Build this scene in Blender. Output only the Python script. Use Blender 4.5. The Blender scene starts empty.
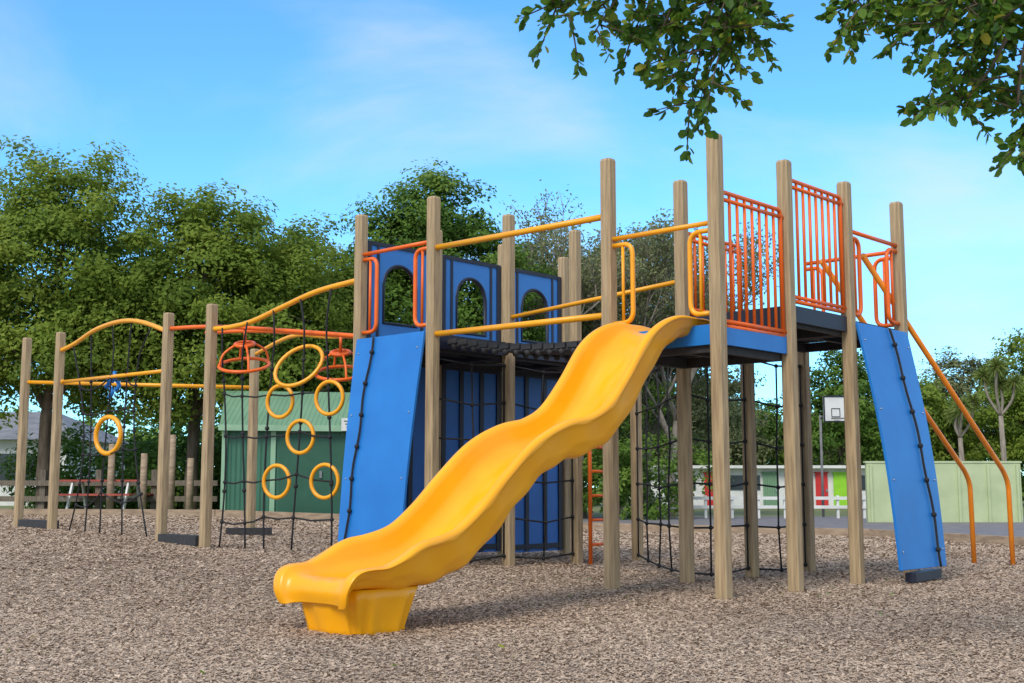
import bpy, math, random
import numpy as np
from mathutils import Vector, Matrix
random.seed(4)
RNG=np.random.default_rng(7)
sc=bpy.context.scene
COL=sc.collection

# ------------------------------------------------------------------ materials
def newmat(name):
    m=bpy.data.materials.new(name); m.use_nodes=True
    nt=m.node_tree; b=nt.nodes["Principled BSDF"]
    return m,nt,b
def mat(name,c,c2=None,rough=.6,scale=6.0,stretch=(1,1,1),bump=0.0,bscale=None,metal=0,spec=.5,detail=6,lo=.35,hi=.65):
    m,nt,b=newmat(name); N=nt.nodes; L=nt.links
    b.inputs["Roughness"].default_value=rough; b.inputs["Metallic"].default_value=metal
    b.inputs["Specular IOR Level"].default_value=spec
    if c2 is None: c2=tuple(x*.8 for x in c)
    tc=N.new("ShaderNodeTexCoord"); mp=N.new("ShaderNodeMapping"); mp.inputs["Scale"].default_value=stretch
    L.new(tc.outputs["Object"],mp.inputs[0])
    no=N.new("ShaderNodeTexNoise"); no.inputs["Scale"].default_value=scale; no.inputs["Detail"].default_value=detail
    L.new(mp.outputs[0],no.inputs["Vector"])
    r=N.new("ShaderNodeValToRGB"); r.color_ramp.elements[0].position=lo; r.color_ramp.elements[1].position=hi
    r.color_ramp.elements[0].color=(*c2,1); r.color_ramp.elements[1].color=(*c,1)
    L.new(no.outputs["Fac"],r.inputs[0]); L.new(r.outputs[0],b.inputs["Base Color"])
    if bump:
        n2=N.new("ShaderNodeTexNoise"); n2.inputs["Scale"].default_value=bscale or scale*4; n2.inputs["Detail"].default_value=5
        L.new(mp.outputs[0],n2.inputs["Vector"])
        bp=N.new("ShaderNodeBump"); bp.inputs["Strength"].default_value=bump; bp.inputs["Distance"].default_value=.01
        L.new(n2.outputs["Fac"],bp.inputs["Height"]); L.new(bp.outputs[0],b.inputs["Normal"])
    return m
M={}
M['wood']=mat("post_wood",(.48,.355,.205),(.29,.205,.12),.75,3,(14,14,.9),.5,6)
M['yellow']=mat("yellow_plastic",(.97,.44,.004),(.93,.395,.003),.32,3,bump=.03,bscale=60)
M['ytube']=mat("yellow_paint",(.93,.41,.008),(.85,.35,.008),.35,5)
M['amber']=mat("amber_paint",(.88,.27,.012),(.78,.22,.01),.35,5)
M['orange']=mat("orange_paint",(.92,.165,.012),(.80,.125,.01),.38,5)
M['blue']=mat("blue_board",(.012,.20,.63),(.009,.165,.55),.42,2.2,bump=.03,bscale=50)
M['mid']=mat("mid_blue_board",(.035,.22,.64),(.028,.185,.56),.5,3)
M['navy']=mat("lower_blue_board",(.022,.17,.60),(.018,.14,.50),.5,3)
M['black']=mat("dark_navy_frame",(.012,.016,.04),(.008,.011,.028),.5,5)
M['rope']=mat("black_rope",(.018,.018,.022),(.01,.01,.012),.8,30)
M['rubber']=mat("rubber_deck",(.04,.04,.045),(.025,.025,.028),.7,20,bump=.2)
M['metal']=mat("bolt_metal",(.5,.5,.5),(.4,.4,.4),.35,20,metal=1)
M['bark']=mat("tree_bark",(.16,.125,.09),(.08,.06,.04),.9,6,(2,2,.5),.6,20)
M['greybark']=mat("grey_twig_bark",(.30,.26,.22),(.19,.16,.13),.9,6,(2,2,.5),.4,20)
M['timber']=mat("edging_timber",(.40,.30,.21),(.25,.18,.125),.85,4,(1,1,4),.4,20)
M['fence']=mat("fence_timber",(.22,.18,.14),(.12,.10,.08),.9,5,(8,8,1),.4,20)
M['asphalt']=mat("asphalt",(.21,.195,.20),(.15,.14,.15),.9,3,bump=.3,bscale=120)
M['white']=mat("white_paint",(.74,.75,.74),(.62,.63,.62),.6,2)
M['red']=mat("red_paint",(.6,.03,.03),(.5,.02,.02),.5,3)
M['lime']=mat("lime_paint",(.3,.65,.03),(.24,.55,.02),.5,3)
M['palegreen']=mat("pale_green_paint",(.48,.56,.33),(.40,.48,.28),.7,2)
M['roof']=mat("grey_roof",(.22,.22,.23),(.15,.15,.16),.7,3)
M['glass']=mat("window_glass",(.03,.04,.05),(.02,.03,.04),.1,1)
M['redtable']=mat("red_table",(.40,.08,.05),(.3,.05,.04),.6,3)

def corrugated(name,c,c2,scale):
    m,nt,b=newmat(name); N=nt.nodes; L=nt.links
    b.inputs["Roughness"].default_value=.5
    tc=N.new("ShaderNodeTexCoord")
    w=N.new("ShaderNodeTexWave"); w.inputs["Scale"].default_value=scale; w.inputs["Distortion"].default_value=0
    w.bands_direction='X'; L.new(tc.outputs["Object"],w.inputs["Vector"])
    no=N.new("ShaderNodeTexNoise"); no.inputs["Scale"].default_value=1.5; L.new(tc.outputs["Object"],no.inputs["Vector"])
    r=N.new("ShaderNodeValToRGB"); r.color_ramp.elements[0].color=(*c2,1); r.color_ramp.elements[1].color=(*c,1)
    r.color_ramp.elements[0].position=.3; r.color_ramp.elements[1].position=.7
    L.new(no.outputs["Fac"],r.inputs[0]); L.new(r.outputs[0],b.inputs["Base Color"])
    bp=N.new("ShaderNodeBump"); bp.inputs["Strength"].default_value=.7; bp.inputs["Distance"].default_value=.03
    L.new(w.outputs["Fac"],bp.inputs["Height"]); L.new(bp.outputs[0],b.inputs["Normal"])
    return m
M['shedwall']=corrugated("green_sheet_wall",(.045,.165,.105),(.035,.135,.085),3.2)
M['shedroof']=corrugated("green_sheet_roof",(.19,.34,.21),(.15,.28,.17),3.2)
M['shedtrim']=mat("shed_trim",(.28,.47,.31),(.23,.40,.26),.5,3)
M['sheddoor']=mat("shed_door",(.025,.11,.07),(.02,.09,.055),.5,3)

def leafmat(name,cols,trans=.3,rough=.5,spec=.2):
    m=bpy.data.materials.new(name); m.use_nodes=True; nt=m.node_tree; N=nt.nodes; L=nt.links
    b=N["Principled BSDF"]; out=N["Material Output"]
    at=N.new("ShaderNodeAttribute"); at.attribute_name="rnd"
    r=N.new("ShaderNodeValToRGB"); els=r.color_ramp.elements
    els[0].position=0; els[0].color=(*cols[0],1); els[1].position=1; els[1].color=(*cols[-1],1)
    for i,c in enumerate(cols[1:-1]):
        e=els.new((i+1)/(len(cols)-1)); e.color=(*c,1)
    L.new(at.outputs["Fac"],r.inputs[0]); L.new(r.outputs[0],b.inputs["Base Color"])
    b.inputs["Roughness"].default_value=rough; b.inputs["Specular IOR Level"].default_value=spec
    if trans>0:
        t=N.new("ShaderNodeBsdfTranslucent"); L.new(r.outputs[0],t.inputs[0])
        mx=N.new("ShaderNodeMixShader"); mx.inputs[0].default_value=trans
        L.new(b.outputs[0],mx.inputs[1]); L.new(t.outputs[0],mx.inputs[2]); L.new(mx.outputs[0],out.inputs[0])
    return m
M['leafolive']=leafmat("leaf_olive",[(.12,.19,.03),(.19,.28,.042),(.26,.35,.055),(.34,.41,.075)],.5,.65)
M['leafdark']=leafmat("leaf_dark",[(.06,.125,.022),(.105,.20,.033),(.16,.27,.045),(.22,.33,.06)],.46,.65)
M['leafgrey']=leafmat("leaf_grey",[(.15,.18,.08),(.22,.25,.115),(.32,.33,.17)],.4,.7)
M['leafnear']=leafmat("leaf_near",[(.045,.11,.015),(.085,.19,.025),(.15,.28,.035),(.27,.37,.05),(.50,.46,.06)],.5,.4,.35)
M['palm']=leafmat("leaf_cabbage",[(.11,.16,.03),(.22,.28,.07),(.32,.38,.11)],.3)
M['chip']=leafmat("wood_chip",[(.27,.19,.135),(.395,.29,.213),(.48,.365,.275),(.545,.425,.325),(.61,.49,.385)],0,1.0,.05)

def barkmat():
    m,nt,b=newmat("bark_chip_ground"); N=nt.nodes; L=nt.links
    tc=N.new("ShaderNodeTexCoord")
    mp=N.new("ShaderNodeMapping"); L.new(tc.outputs["Object"],mp.inputs[0])
    dn=N.new("ShaderNodeTexNoise"); dn.inputs["Scale"].default_value=12; L.new(mp.outputs[0],dn.inputs["Vector"])
    mixv=N.new("ShaderNodeMixRGB"); mixv.inputs[0].default_value=.06; L.new(mp.outputs[0],mixv.inputs[1]); L.new(dn.outputs["Color"],mixv.inputs[2])
    v=N.new("ShaderNodeTexVoronoi"); v.inputs["Scale"].default_value=50; L.new(mixv.outputs[0],v.inputs["Vector"])
    sep=N.new("ShaderNodeSeparateColor"); L.new(v.outputs["Color"],sep.inputs[0])
    r=N.new("ShaderNodeValToRGB"); e=r.color_ramp.elements
    e[0].position=0; e[0].color=(.24,.175,.128,1); e[1].position=1; e[1].color=(.53,.425,.335,1)
    x=e.new(.4); x.color=(.37,.28,.212,1)
    L.new(sep.outputs[0],r.inputs[0])
    n2=N.new("ShaderNodeTexNoise"); n2.inputs["Scale"].default_value=.7; n2.inputs["Detail"].default_value=5; L.new(mp.outputs[0],n2.inputs["Vector"])
    rr=N.new("ShaderNodeMapRange"); rr.inputs[1].default_value=.3; rr.inputs[2].default_value=.7; rr.inputs[3].default_value=.82; rr.inputs[4].default_value=1.08
    L.new(n2.outputs["Fac"],rr.inputs[0])
    mu=N.new("ShaderNodeMixRGB"); mu.blend_type='MULTIPLY'; mu.inputs[0].default_value=1
    L.new(r.outputs[0],mu.inputs[1]); L.new(rr.outputs[0],mu.inputs[2]); L.new(mu.outputs[0],b.inputs["Base Color"])
    b.inputs["Roughness"].default_value=.95;b.inputs["Specular IOR Level"].default_value=.1
    bp=N.new("ShaderNodeBump"); bp.inputs["Strength"].default_value=.8; bp.inputs["Distance"].default_value=.02
    L.new(v.outputs["Distance"],bp.inputs["Height"]); L.new(bp.outputs[0],b.inputs["Normal"])
    return m
M['barkground']=barkmat()
M['grass']=mat("grass_ground",(.14,.20,.045),(.15,.13,.07),.95,1.2,bump=.6,bscale=30)

# ------------------------------------------------------------------ mesh builder
class MB:
    def __init__(s): s.V=[];s.F=[];s.S=[];s.I=[]
    def add(s,v,f,smooth=False,mi=0):
        o=len(s.V); s.V+= [tuple(x) for x in v]
        for q in f: s.F.append([o+k for k in q]); s.S.append(smooth); s.I.append(mi)
    def box(s,c,ex,ey,ez,mi=0):
        c=Vector(c);ex=Vector(ex)/2;ey=Vector(ey)/2;ez=Vector(ez)/2
        v=[c+sx*ex+sy*ey+sz*ez for sz in(-1,1) for sy in(-1,1) for sx in(-1,1)]
        f=[(0,2,3,1),(4,5,7,6),(0,1,5,4),(2,6,7,3),(0,4,6,2),(1,3,7,5)]
        if ex.cross(ey).dot(ez)<0: f=[q[::-1] for q in f]
        s.add(v,f,False,mi)
    def tube(s,pts,r,n=8,closed=False,mi=0,smooth=True):
        P=[Vector(p) for p in pts]; m=len(P)
        R=r if isinstance(r,(list,tuple)) else [r]*m
        T=[]
        for i in range(m):
            a=P[(i-1)%m] if (closed or i>0) else P[i]
            b=P[(i+1)%m] if (closed or i<m-1) else P[i]
            t=(b-a); T.append(t.normalized() if t.length>1e-9 else Vector((0,0,1)))
        up=Vector((0,0,1)) if abs(T[0].z)<.9 else Vector((1,0,0))
        nrm=T[0].cross(up).normalized(); v=[]
        for i in range(m):
            nrm=(nrm-T[i]*nrm.dot(T[i]))
            if nrm.length<1e-6: nrm=T[i].orthogonal()
            nrm.normalize()
            bn=T[i].cross(nrm)
            for k in range(n):
                a=2*math.pi*k/n; v.append(P[i]+(nrm*math.cos(a)+bn*math.sin(a))*R[i])
        f=[]
        for i in range(m if closed else m-1):
            j=(i+1)%m
            for k in range(n):
                l=(k+1)%n; f.append((i*n+k,i*n+l,j*n+l,j*n+k))
        if not closed: f.append(tuple(range(n))[::-1]); f.append(tuple((m-1)*n+k for k in range(n)))
        s.add(v,f,smooth,mi)
    def ball(s,c,r,mi=0,n=6,h=4):
        c=Vector(c); v=[c+Vector((0,0,-r))]
        for i in range(1,h):
            ph=-math.pi/2+math.pi*i/h
            for k in range(n):
                a=2*math.pi*k/n; v.append(c+Vector((math.cos(ph)*math.cos(a),math.cos(ph)*math.sin(a),math.sin(ph)))*r)
        v.append(c+Vector((0,0,r))); f=[]
        for k in range(n): f.append((0,1+(k+1)%n,1+k))
        for i in range(h-2):
            for k in range(n):
                a=1+i*n+k;b=1+i*n+(k+1)%n; f.append((a,b,b+n,a+n))
        o=1+(h-2)*n
        for k in range(n): f.append((o+k,o+(k+1)%n,len(v)-1))
        s.add(v,f,True,mi)
    def obj(s,name,mats,parent=None,label=None):
        A=np.array(s.V); o=(A.min(0)+A.max(0))/2; o[2]=A[:,2].min()
        me=bpy.data.meshes.new(name); me.from_pydata([tuple(p) for p in (A-o)],[],s.F)
        me.polygons.foreach_set("use_smooth",s.S); me.polygons.foreach_set("material_index",s.I)
        for m in (mats if isinstance(mats,list) else [mats]): me.materials.append(m)
        me.update(); ob=bpy.data.objects.new(name,me); ob.location=Vector(o); COL.objects.link(ob)
        if parent: par(ob,parent)
        if label: ob["label"]=label
        return ob
def par(ob,p):
    ob.parent=p; ob.matrix_parent_inverse=Matrix.Translation(-Vector(p.location))
def top(name,label,cat,loc=(0,0,0),group=None):
    e=bpy.data.objects.new(name,None); e.location=loc; e.empty_display_size=.3; COL.objects.link(e)
    tag(e,label,cat,group); return e
def tag(o,label,cat,group=None):
    o["label"]=label;o["category"]=cat
    if group:o["group"]=group
def crom(pts,k=8,closed=False):
    P=[Vector(p) for p in pts];n=len(P);out=[]
    rng=range(n) if closed else range(n-1)
    for i in rng:
        g=(lambda j:P[j%n]) if closed else (lambda j:P[max(0,min(n-1,j))])
        a,b,c,d=g(i-1),g(i),g(i+1),g(i+2)
        for t in range(k):
            t/=k; out.append(.5*((2*b)+(c-a)*t+(2*a-5*b+4*c-d)*t*t+(3*b-a-3*c+d)*t**3))
    if not closed: out.append(P[-1])
    return out
def rounded(pts,r=.08,k=5):
    P=[Vector(p) for p in pts];out=[P[0]]
    for i in range(1,len(P)-1):
        a=(P[i-1]-P[i]);b=(P[i+1]-P[i]);ra=min(r,a.length*.49,b.length*.49)
        A=P[i]+a.normalized()*ra;B=P[i]+b.normalized()*ra
        for t in range(k+1):
            t/=k; out.append(A*(1-t)**2+P[i]*2*t*(1-t)+B*t*t)
    out.append(P[-1]);return out
def quadmesh(name,V,mat_,rnd=None,origin=None):
    n=len(V)//4; o=np.array(origin if origin is not None else (0,0,0),dtype=float)
    me=bpy.data.meshes.new(name); me.vertices.add(4*n); me.vertices.foreach_set("co",(V-o).astype(np.float32).ravel())
    me.loops.add(4*n); me.loops.foreach_set("vertex_index",np.arange(4*n,dtype=np.int32))
    me.polygons.add(n); me.polygons.foreach_set("loop_start",np.arange(0,4*n,4,dtype=np.int32))
    me.update(calc_edges=True)
    if rnd is not None:
        at=me.attributes.new("rnd",'FLOAT','FACE'); at.data.foreach_set("value",rnd.astype(np.float32))
    me.materials.append(mat_)
    ob=bpy.data.objects.new(name,me); ob.location=Vector(o); COL.objects.link(ob); return ob

# ------------------------------------------------------------------ terrain
def gz(x,y):
    s=min(1,max(0,(y-8)/4)); s=s*s*(3-2*s)
    return min(.30,.034*max(0,2.2-x))*s
def border(x): return float(np.interp(x,[-40,1.5,6.3,7.6,9,14],[25,24,21,17.4,13,9]))
def heightsheet(name,xs,ylo,yhi,ny,dz,mt,kind="structure",noise=0):
    V=[];F=[]
    for i,x in enumerate(xs):
        a,b=ylo(x),yhi(x)
        for j in range(ny+1):
            y=a+(b-a)*j/ny; V.append((x,y,gz(x,y)+dz+ (noise*(math.sin(x*2.1+y*1.3)+math.sin(x*1.1-y*2.7)+.6*math.sin(5*x+3*y)) if noise else 0)))
    n=ny+1
    for i in range(len(xs)-1):
        for j in range(ny): F.append((i*n+j,(i+1)*n+j,(i+1)*n+j+1,i*n+j+1))
    me=bpy.data.meshes.new(name);me.from_pydata(V,[],F);me.materials.append(mt)
    me.polygons.foreach_set("use_smooth",[True]*len(F));me.update()
    o=bpy.data.objects.new(name,me);COL.objects.link(o);o["kind"]=kind
    return o
xs=[-600,-300,-120,-60]+list(np.arange(-40,40.1,1.0))+[60,120,300,600]
def groundsheet():
    ys=[-300,-100,-30]+list(np.arange(-8,44,1.0))+[60,100,200,400,900]
    V=[(x,y,gz(x,y)-.04) for x in xs for y in ys];n=len(ys)
    F=[(i*n+j,(i+1)*n+j,(i+1)*n+j+1,i*n+j+1) for i in range(len(xs)-1) for j in range(n-1)]
    me=bpy.data.meshes.new("ground");me.from_pydata(V,[],F);me.materials.append(M['grass']);me.update()
    o=bpy.data.objects.new("ground",me);COL.objects.link(o);o["kind"]="structure"
groundsheet()
heightsheet("bark_play_area",list(np.arange(-30,14,.25)),lambda x:-4,border,110,0,M['barkground'],noise=.004)
heightsheet("road",list(np.arange(.5,40,.5)),lambda x:border(min(x,14))+.16,lambda x:36,30,-.015,M['asphalt'])

def edging():
    pts=[(-40,25),(-12,24.3),(-6,24.2),(1.5,24),(6.3,21),(7.6,17.4),(9,13)]
    for (x0,y0),(x1,y1) in zip(pts[:-1],pts[1:]):
        y0=border(x0);y1=border(x1)
        mb=MB();a=Vector((x0,y0+.07,gz(x0,y0)));b=Vector((x1,y1+.07,gz(x1,y1)));d=b-a
        nrm=Vector((-d.y,d.x,0)).normalized()
        mb.box((a+b)/2+Vector((0,0,.03)),d*.998,nrm*.1,(0,0,.2))
        o=mb.obj("timber_edging",M['timber']);tag(o,"weathered timber edging beam bordering the bark area","timber edging","timber edging around the bark")
edging()

def chips():
    N=760000
    y=3.6+ (RNG.random(N)**1.45)*20.2
    hw=.46*y+.4
    x=(RNG.random(N)*2-1)*hw
    ok=y<np.interp(x,[-40,1.5,6.3,7.6,9,14],[25,24,21,17.4,13,9])-.1
    x=x[ok];y=y[ok];n=len(x)
    s=np.clip((y-8)/4,0,1);s=s*s*(3-2*s); z=np.minimum(.30,.034*np.maximum(0,2.2-x))*s
    z=z+.004*(np.sin(x*2.1+y*1.3)+np.sin(x*1.1-y*2.7)+.6*np.sin(5*x+3*y))+RNG.random(n)*.007+.003
    sc_=np.interp(y,[3,10,24],[.8,1.2,2.6])
    L=(.0055+RNG.random(n)**2*.0105)*sc_; W=L*(.24+RNG.random(n)*.33)
    a=RNG.random(n)*6.283; tx=RNG.normal(0,.2,n);ty=RNG.normal(0,.22,n)
    d1=np.stack([np.cos(a),np.sin(a),tx],1);d2=np.stack([-np.sin(a),np.cos(a),ty],1)
    c=np.stack([x,y,z],1)
    k=.6+RNG.random(n)*.4
    V=np.stack([c-d1*L[:,None]-d2*W[:,None]*k[:,None],c+d1*L[:,None]-d2*W[:,None],c+d1*L[:,None]*.9+d2*W[:,None]*k[:,None],c-d1*L[:,None]+d2*W[:,None]],1).reshape(-1,3)
    o=quadmesh("wood_chips",V,M['chip'],np.clip(RNG.normal(.5,.2,n)+.08*np.sin(x*1.7+y*.9)+.05*np.sin(x*4.1-y*3.3),0,1)); o["kind"]="stuff"
chips()
def fallen():
    g=np.random.default_rng(9);n=70;y=4.2+g.random(n)*7;x=(g.random(n)*2-1)*.45*y
    z=np.array([gz(a,b) for a,b in zip(x,y)])+.022
    a=g.random(n)*6.28;L=.014+g.random(n)*.014
    d1=np.stack([np.cos(a),np.sin(a),g.normal(0,.2,n)],1)*L[:,None];d2=np.stack([-np.sin(a),np.cos(a),g.normal(0,.3,n)],1)*(L*.42)[:,None];c=np.stack([x,y,z],1)
    V=np.stack([c-d1,c-d2,c+d1,c+d2],1).reshape(-1,3)
    o=quadmesh("fallen_leaves",V,M['leafnear'],.5+.5*g.random(n));o["kind"]="stuff"
fallen()

# ------------------------------------------------------------------ playground
O=Vector((1.625,9.265,0));A=Vector((.733,.764,0));B=Vector((-.798,.712,0))
ua=A.normalized();ub=B.normalized();UZ=Vector((0,0,1))
def G(i,j,z=0):
    p=O+A*i+B*j; return Vector((p.x,p.y,z))
PG=top("playground_structure","timber and steel climbing playground with yellow wave slide on bark chips","playground",G(1,1,0))
PW=.104
def post(p,ztop,w=PW):
    p=Vector(p);z0=gz(p.x,p.y)-.15
    c=w/2;k=.012;sec=[(-c+k,-c),(c-k,-c),(c,-c+k),(c,c-k),(c-k,c),(-c+k,c),(-c,c-k),(-c,-c+k)]
    V=[];lv=[(z0,1),(z0+.5,1),(ztop-.02,1),(ztop,.86)]
    for z,s in lv:
        for a,b in sec:
            q=ua*a*s+ub*b*s; V.append((p.x+q.x,p.y+q.y,z))
    F=[]
    for i in range(3):
        for q in range(8): F.append((i*8+q,i*8+(q+1)%8,(i+1)*8+(q+1)%8,(i+1)*8+q))
    F.append(tuple(24+q for q in range(8)));F.append(tuple(range(8))[::-1])
    mb=MB();mb.add(V,F);return mb.obj("post",M['wood'],PG)
H=3.68
for ij in [(0,0),(1,0),(2,0),(3,0),(0,1),(1,1),(0,3),(1,3),(2,3),(0,4),(1,4),(2,4),(3,4)]:
    post(G(*ij),H+random.uniform(-.012,.012))
post(G(2,1),2.38);post(G(3,1),2.38);post(G(3,3),2.3)
LP=[(-3.45,13.5,2.95),(-4.15,14.2,2.95),(-6.25,16.3,2.99),(-7.0,17.0,3.0),(-3.6,16.5,2.78)]
for x,y,z in LP: post((x,y,0),z)

def deck(i0,i1,j0,j1,z,parent=PG):
    mb=MB();c=(G(i0,j0)+G(i1,j1))/2
    mb.box(c+UZ*(z-.03),A*(i1-i0)*.93,B*(j1-j0)*.93,UZ*.06)
    for t in (i0+.04,i1-.04):
        mb.box(G(t,(j0+j1)/2,z-.11),ua*.05,B*(j1-j0)*.88,UZ*.09)
    for t in (j0+.06,j1-.06):
        mb.box(G((i0+i1)/2,t,z-.115),A*(i1-i0)*.86,ub*.05,UZ*.09)
    mb.box(G((i0+i1)/2,(j0+j1)/2,z-.09),A*(i1-i0)*.85,ub*.05,UZ*.05)
    return mb.obj("deck",M['rubber'],parent)
deck(0,1,0,1,2.08);deck(1,2,0,1,2.40);deck(2,3,0,1,2.40)
deck(0,1,3,4,2.33);deck(1,2,3,4,2.33);deck(2,3,3,4,2.33)
def board(p,q,z0,z1,t,m,name="fascia_board",ins=.06,off=0):
    p=Vector(p);q=Vector(q);d=q-p;n=Vector((-d.y,d.x,0)).normalized()
    mb=MB();L=d.length-2*ins;c=(p+q)/2+n*off
    mb.box((c.x,c.y,(z0+z1)/2),d.normalized()*L,n*t,UZ*(z1-z0));return mb.obj(name,M[m],PG)
board(G(0,0),G(1,0),1.98,2.14,.03,'blue');board(G(0,0),G(0,1),1.98,2.14,.03,'blue')
board(G(1,1),G(0,1),2.0,2.14,.03,'blue')
board(G(1,0),G(2,0),2.27,2.41,.03,'black');board(G(1,0),G(1,1),2.1,2.4,.03,'black')
board(G(1,1),G(2,1),2.27,2.41,.03,'black');board(G(2,1),G(3,1),2.27,2.41,.03,'black')
board(G(0,3),G(1,3),2.2,2.34,.03,'black');board(G(1,3),G(2,3),2.2,2.34,.03,'black');board(G(2,3),G(3,3),2.2,2.34,.03,'black')
def bridge():
    mb=MB();n=15
    for k in range(n):
        t=(k+.5)/n; j=1.05+1.9*t; sag=.06*math.sin(math.pi*t)
        z=2.12+ .16*t-sag
        mb.box(G(.5,j,z),A*.74,ub*.115,UZ*.05)
    for i in (.16,.84):
        mb.tube([G(i,1.05+1.9*t/10,2.085+.16*t/10-.06*math.sin(math.pi*t/10)) for t in range(11)],.018,6)
        for k in range(n):
            t=(k+.5)/n; z=2.12+.16*t-.06*math.sin(math.pi*t); mb.ball(G(i,1.05+1.9*t,z-.05),.035)
    mb.obj("bridge",M['rubber'],PG,"black plank bridge between two decks")
bridge()

def railing(p,q,z0,z1,nb,m='orange',r=.019):
    p=Vector(p);q=Vector(q);d=(q-p);L=d.length;u=d/L;a=p+u*.085;b=q-u*.085
    mb=MB();up=UZ
    fr=rounded([a+up*z0,a+up*z1,b+up*z1,b+up*z0],.05);
    mb.tube(fr,r,8);mb.tube([a+up*z0,b+up*z0],r,8)
    mb.tube([p+u*.04+up*(z1-.06),q-u*.04+up*(z1-.06)],r*.95,8)
    mb.tube([p+u*.04+up*(z0+.04),q-u*.04+up*(z0+.04)],r*.95,8)
    for k in range(1,nb+1):
        c=a+(b-a)*k/(nb+1); mb.tube([c+up*z0,c+up*z1],r*.74,6)
    return mb.obj("railing",M[m],PG)
railing(G(0,0),G(1,0),2.13,3.22,7);railing(G(1,0),G(2,0),2.45,3.52,7)
railing(G(1,1),G(2,1),2.45,3.20,6)
def hoops(p,q,z0,z1,m,w=.2,r=.021):
    p=Vector(p);q=Vector(q);u=(q-p).normalized();mb=MB()
    for s,pt in ((1,p),(-1,q)):
        e=pt+u*s*.05; x=pt+u*s*(w+.05)
        mb.tube(rounded([e+UZ*(z1-.03),x+UZ*(z1-.03),x+UZ*(z0+.03),e+UZ*(z0+.03)],.11,7),r,8)
        y=pt+u*s*(w*.5+.05)
        mb.tube([y+UZ*(z1-.03),y+UZ*(z0+.03)],r*.7,6)
    mb.tube([p+u*.05+UZ*(z1+.03),q-u*.05+UZ*(z1+.03)],r,8)
    return mb.obj("entry_hoop",M[m],PG)
hoops(G(0,0),G(0,1),2.2,2.93,'ytube')
hoops(G(2,0),G(3,0),2.42,3.20,'orange')
hoops(G(0,3),G(0,4),2.40,3.22,'orange')
hoops(G(3,0),G(3,1),2.42,3.15,'orange')
def rail(pts,r,m,name="handrail",k=0):
    mb=MB();mb.tube(crom(pts,k) if k else pts,r,10)
    for e in (pts[0],pts[-1]): mb.ball(e,r*1.7,n=8,h=5)
    return mb.obj(name,M[m],PG)
rail([G(0,1,3.17),G(0,3,3.18)],.028,'ytube')
rail([G(0,1,2.31),G(0,3,2.33)],.028,'ytube')
rail([G(1,1,2.74),G(1,3,2.6)],.022,'ytube')

for off in (0,.4):
    s=G(2.42,off+.06,3.06);e=G(5.25,off,1.03);e2=G(5.35,off,.90);g=G(5.37,off,-.15)
    mb=MB();mb.tube(rounded([s,e,e2,g],.12,8),.028,10);mb.obj("sliding_bar",M['amber'],PG)

def climbpanel(p,q,out,d,ztop,zbot,curve=.06,it=.04,ib=.09,rf=(.5,.5)):
    p=Vector(p);q=Vector(q);u=(q-p).normalized();n=14;rows=[];out=Vector(out)
    for k in range(n+1):
        t=k/n;z=ztop+(zbot-ztop)*t;o=d*t+curve*math.sin(math.pi*t)+.075
        rows.append((z,o,it+(ib-it)*t))
    V=[];th=.03
    for z,o,ins in rows:
        for pt in (p+u*ins,q-u*ins):
            V.append(pt+out*o+UZ*z);V.append(pt+out*(o-th)+UZ*z)
    F=[]
    for k in range(n):
        i=4*k;j=i+4
        F+= [(i,i+2,j+2,j),(i+1,j+1,j+3,i+3),(i,j,j+1,i+1),(i+2,i+3,j+3,j+2)]
    F+=[(0,1,3,2),(4*n,4*n+2,4*n+3,4*n+1)]
    mb=MB();mb.add(V,F)
    ob=mb.obj("climbing_panel",M['blue'],PG,"leaning blue climbing board with knotted rope")
    bev=ob.modifiers.new("b",'BEVEL');bev.width=.005;bev.segments=2;bev.limit_method='ANGLE'
    rb=MB();pts=[]
    for k in range(n+1):
        z,o,_=rows[k];f=rf[0]+(rf[1]-rf[0])*k/n; pts.append(p+(q-p)*f+u*.015*math.sin(k*1.3)+out*(o+.02)+UZ*z)
    rb.tube(crom(pts,3),.011,6)
    for k in range(1,n,2): rb.ball(pts[k],.026)
    rb.obj("climbing_rope",M['rope'],ob)
    for k in (1,5,9,13):
        for sgn in (0,1):
            z,o,ins=rows[k];pt=(p+u*(ins+.06)) if sgn==0 else (q-u*(ins+.06))
            hb=MB();hb.ball(pt+out*(o+.001)+UZ*z,.010);hb.obj("bolt",M['metal'],ob)
climbpanel(G(0,4),G(0,3),-ua,.25,2.36,gz(-1.8,12)+.02,curve=.025,rf=(.3,.2))
climbpanel(G(2,0),G(3,0),-ub,.31,2.36,.13,curve=.05,it=.03,ib=.07,rf=(.58,.78))
board(G(2.2,-.35),G(3,-.25),.02,.1,.1,'black',"base_beam")

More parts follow.
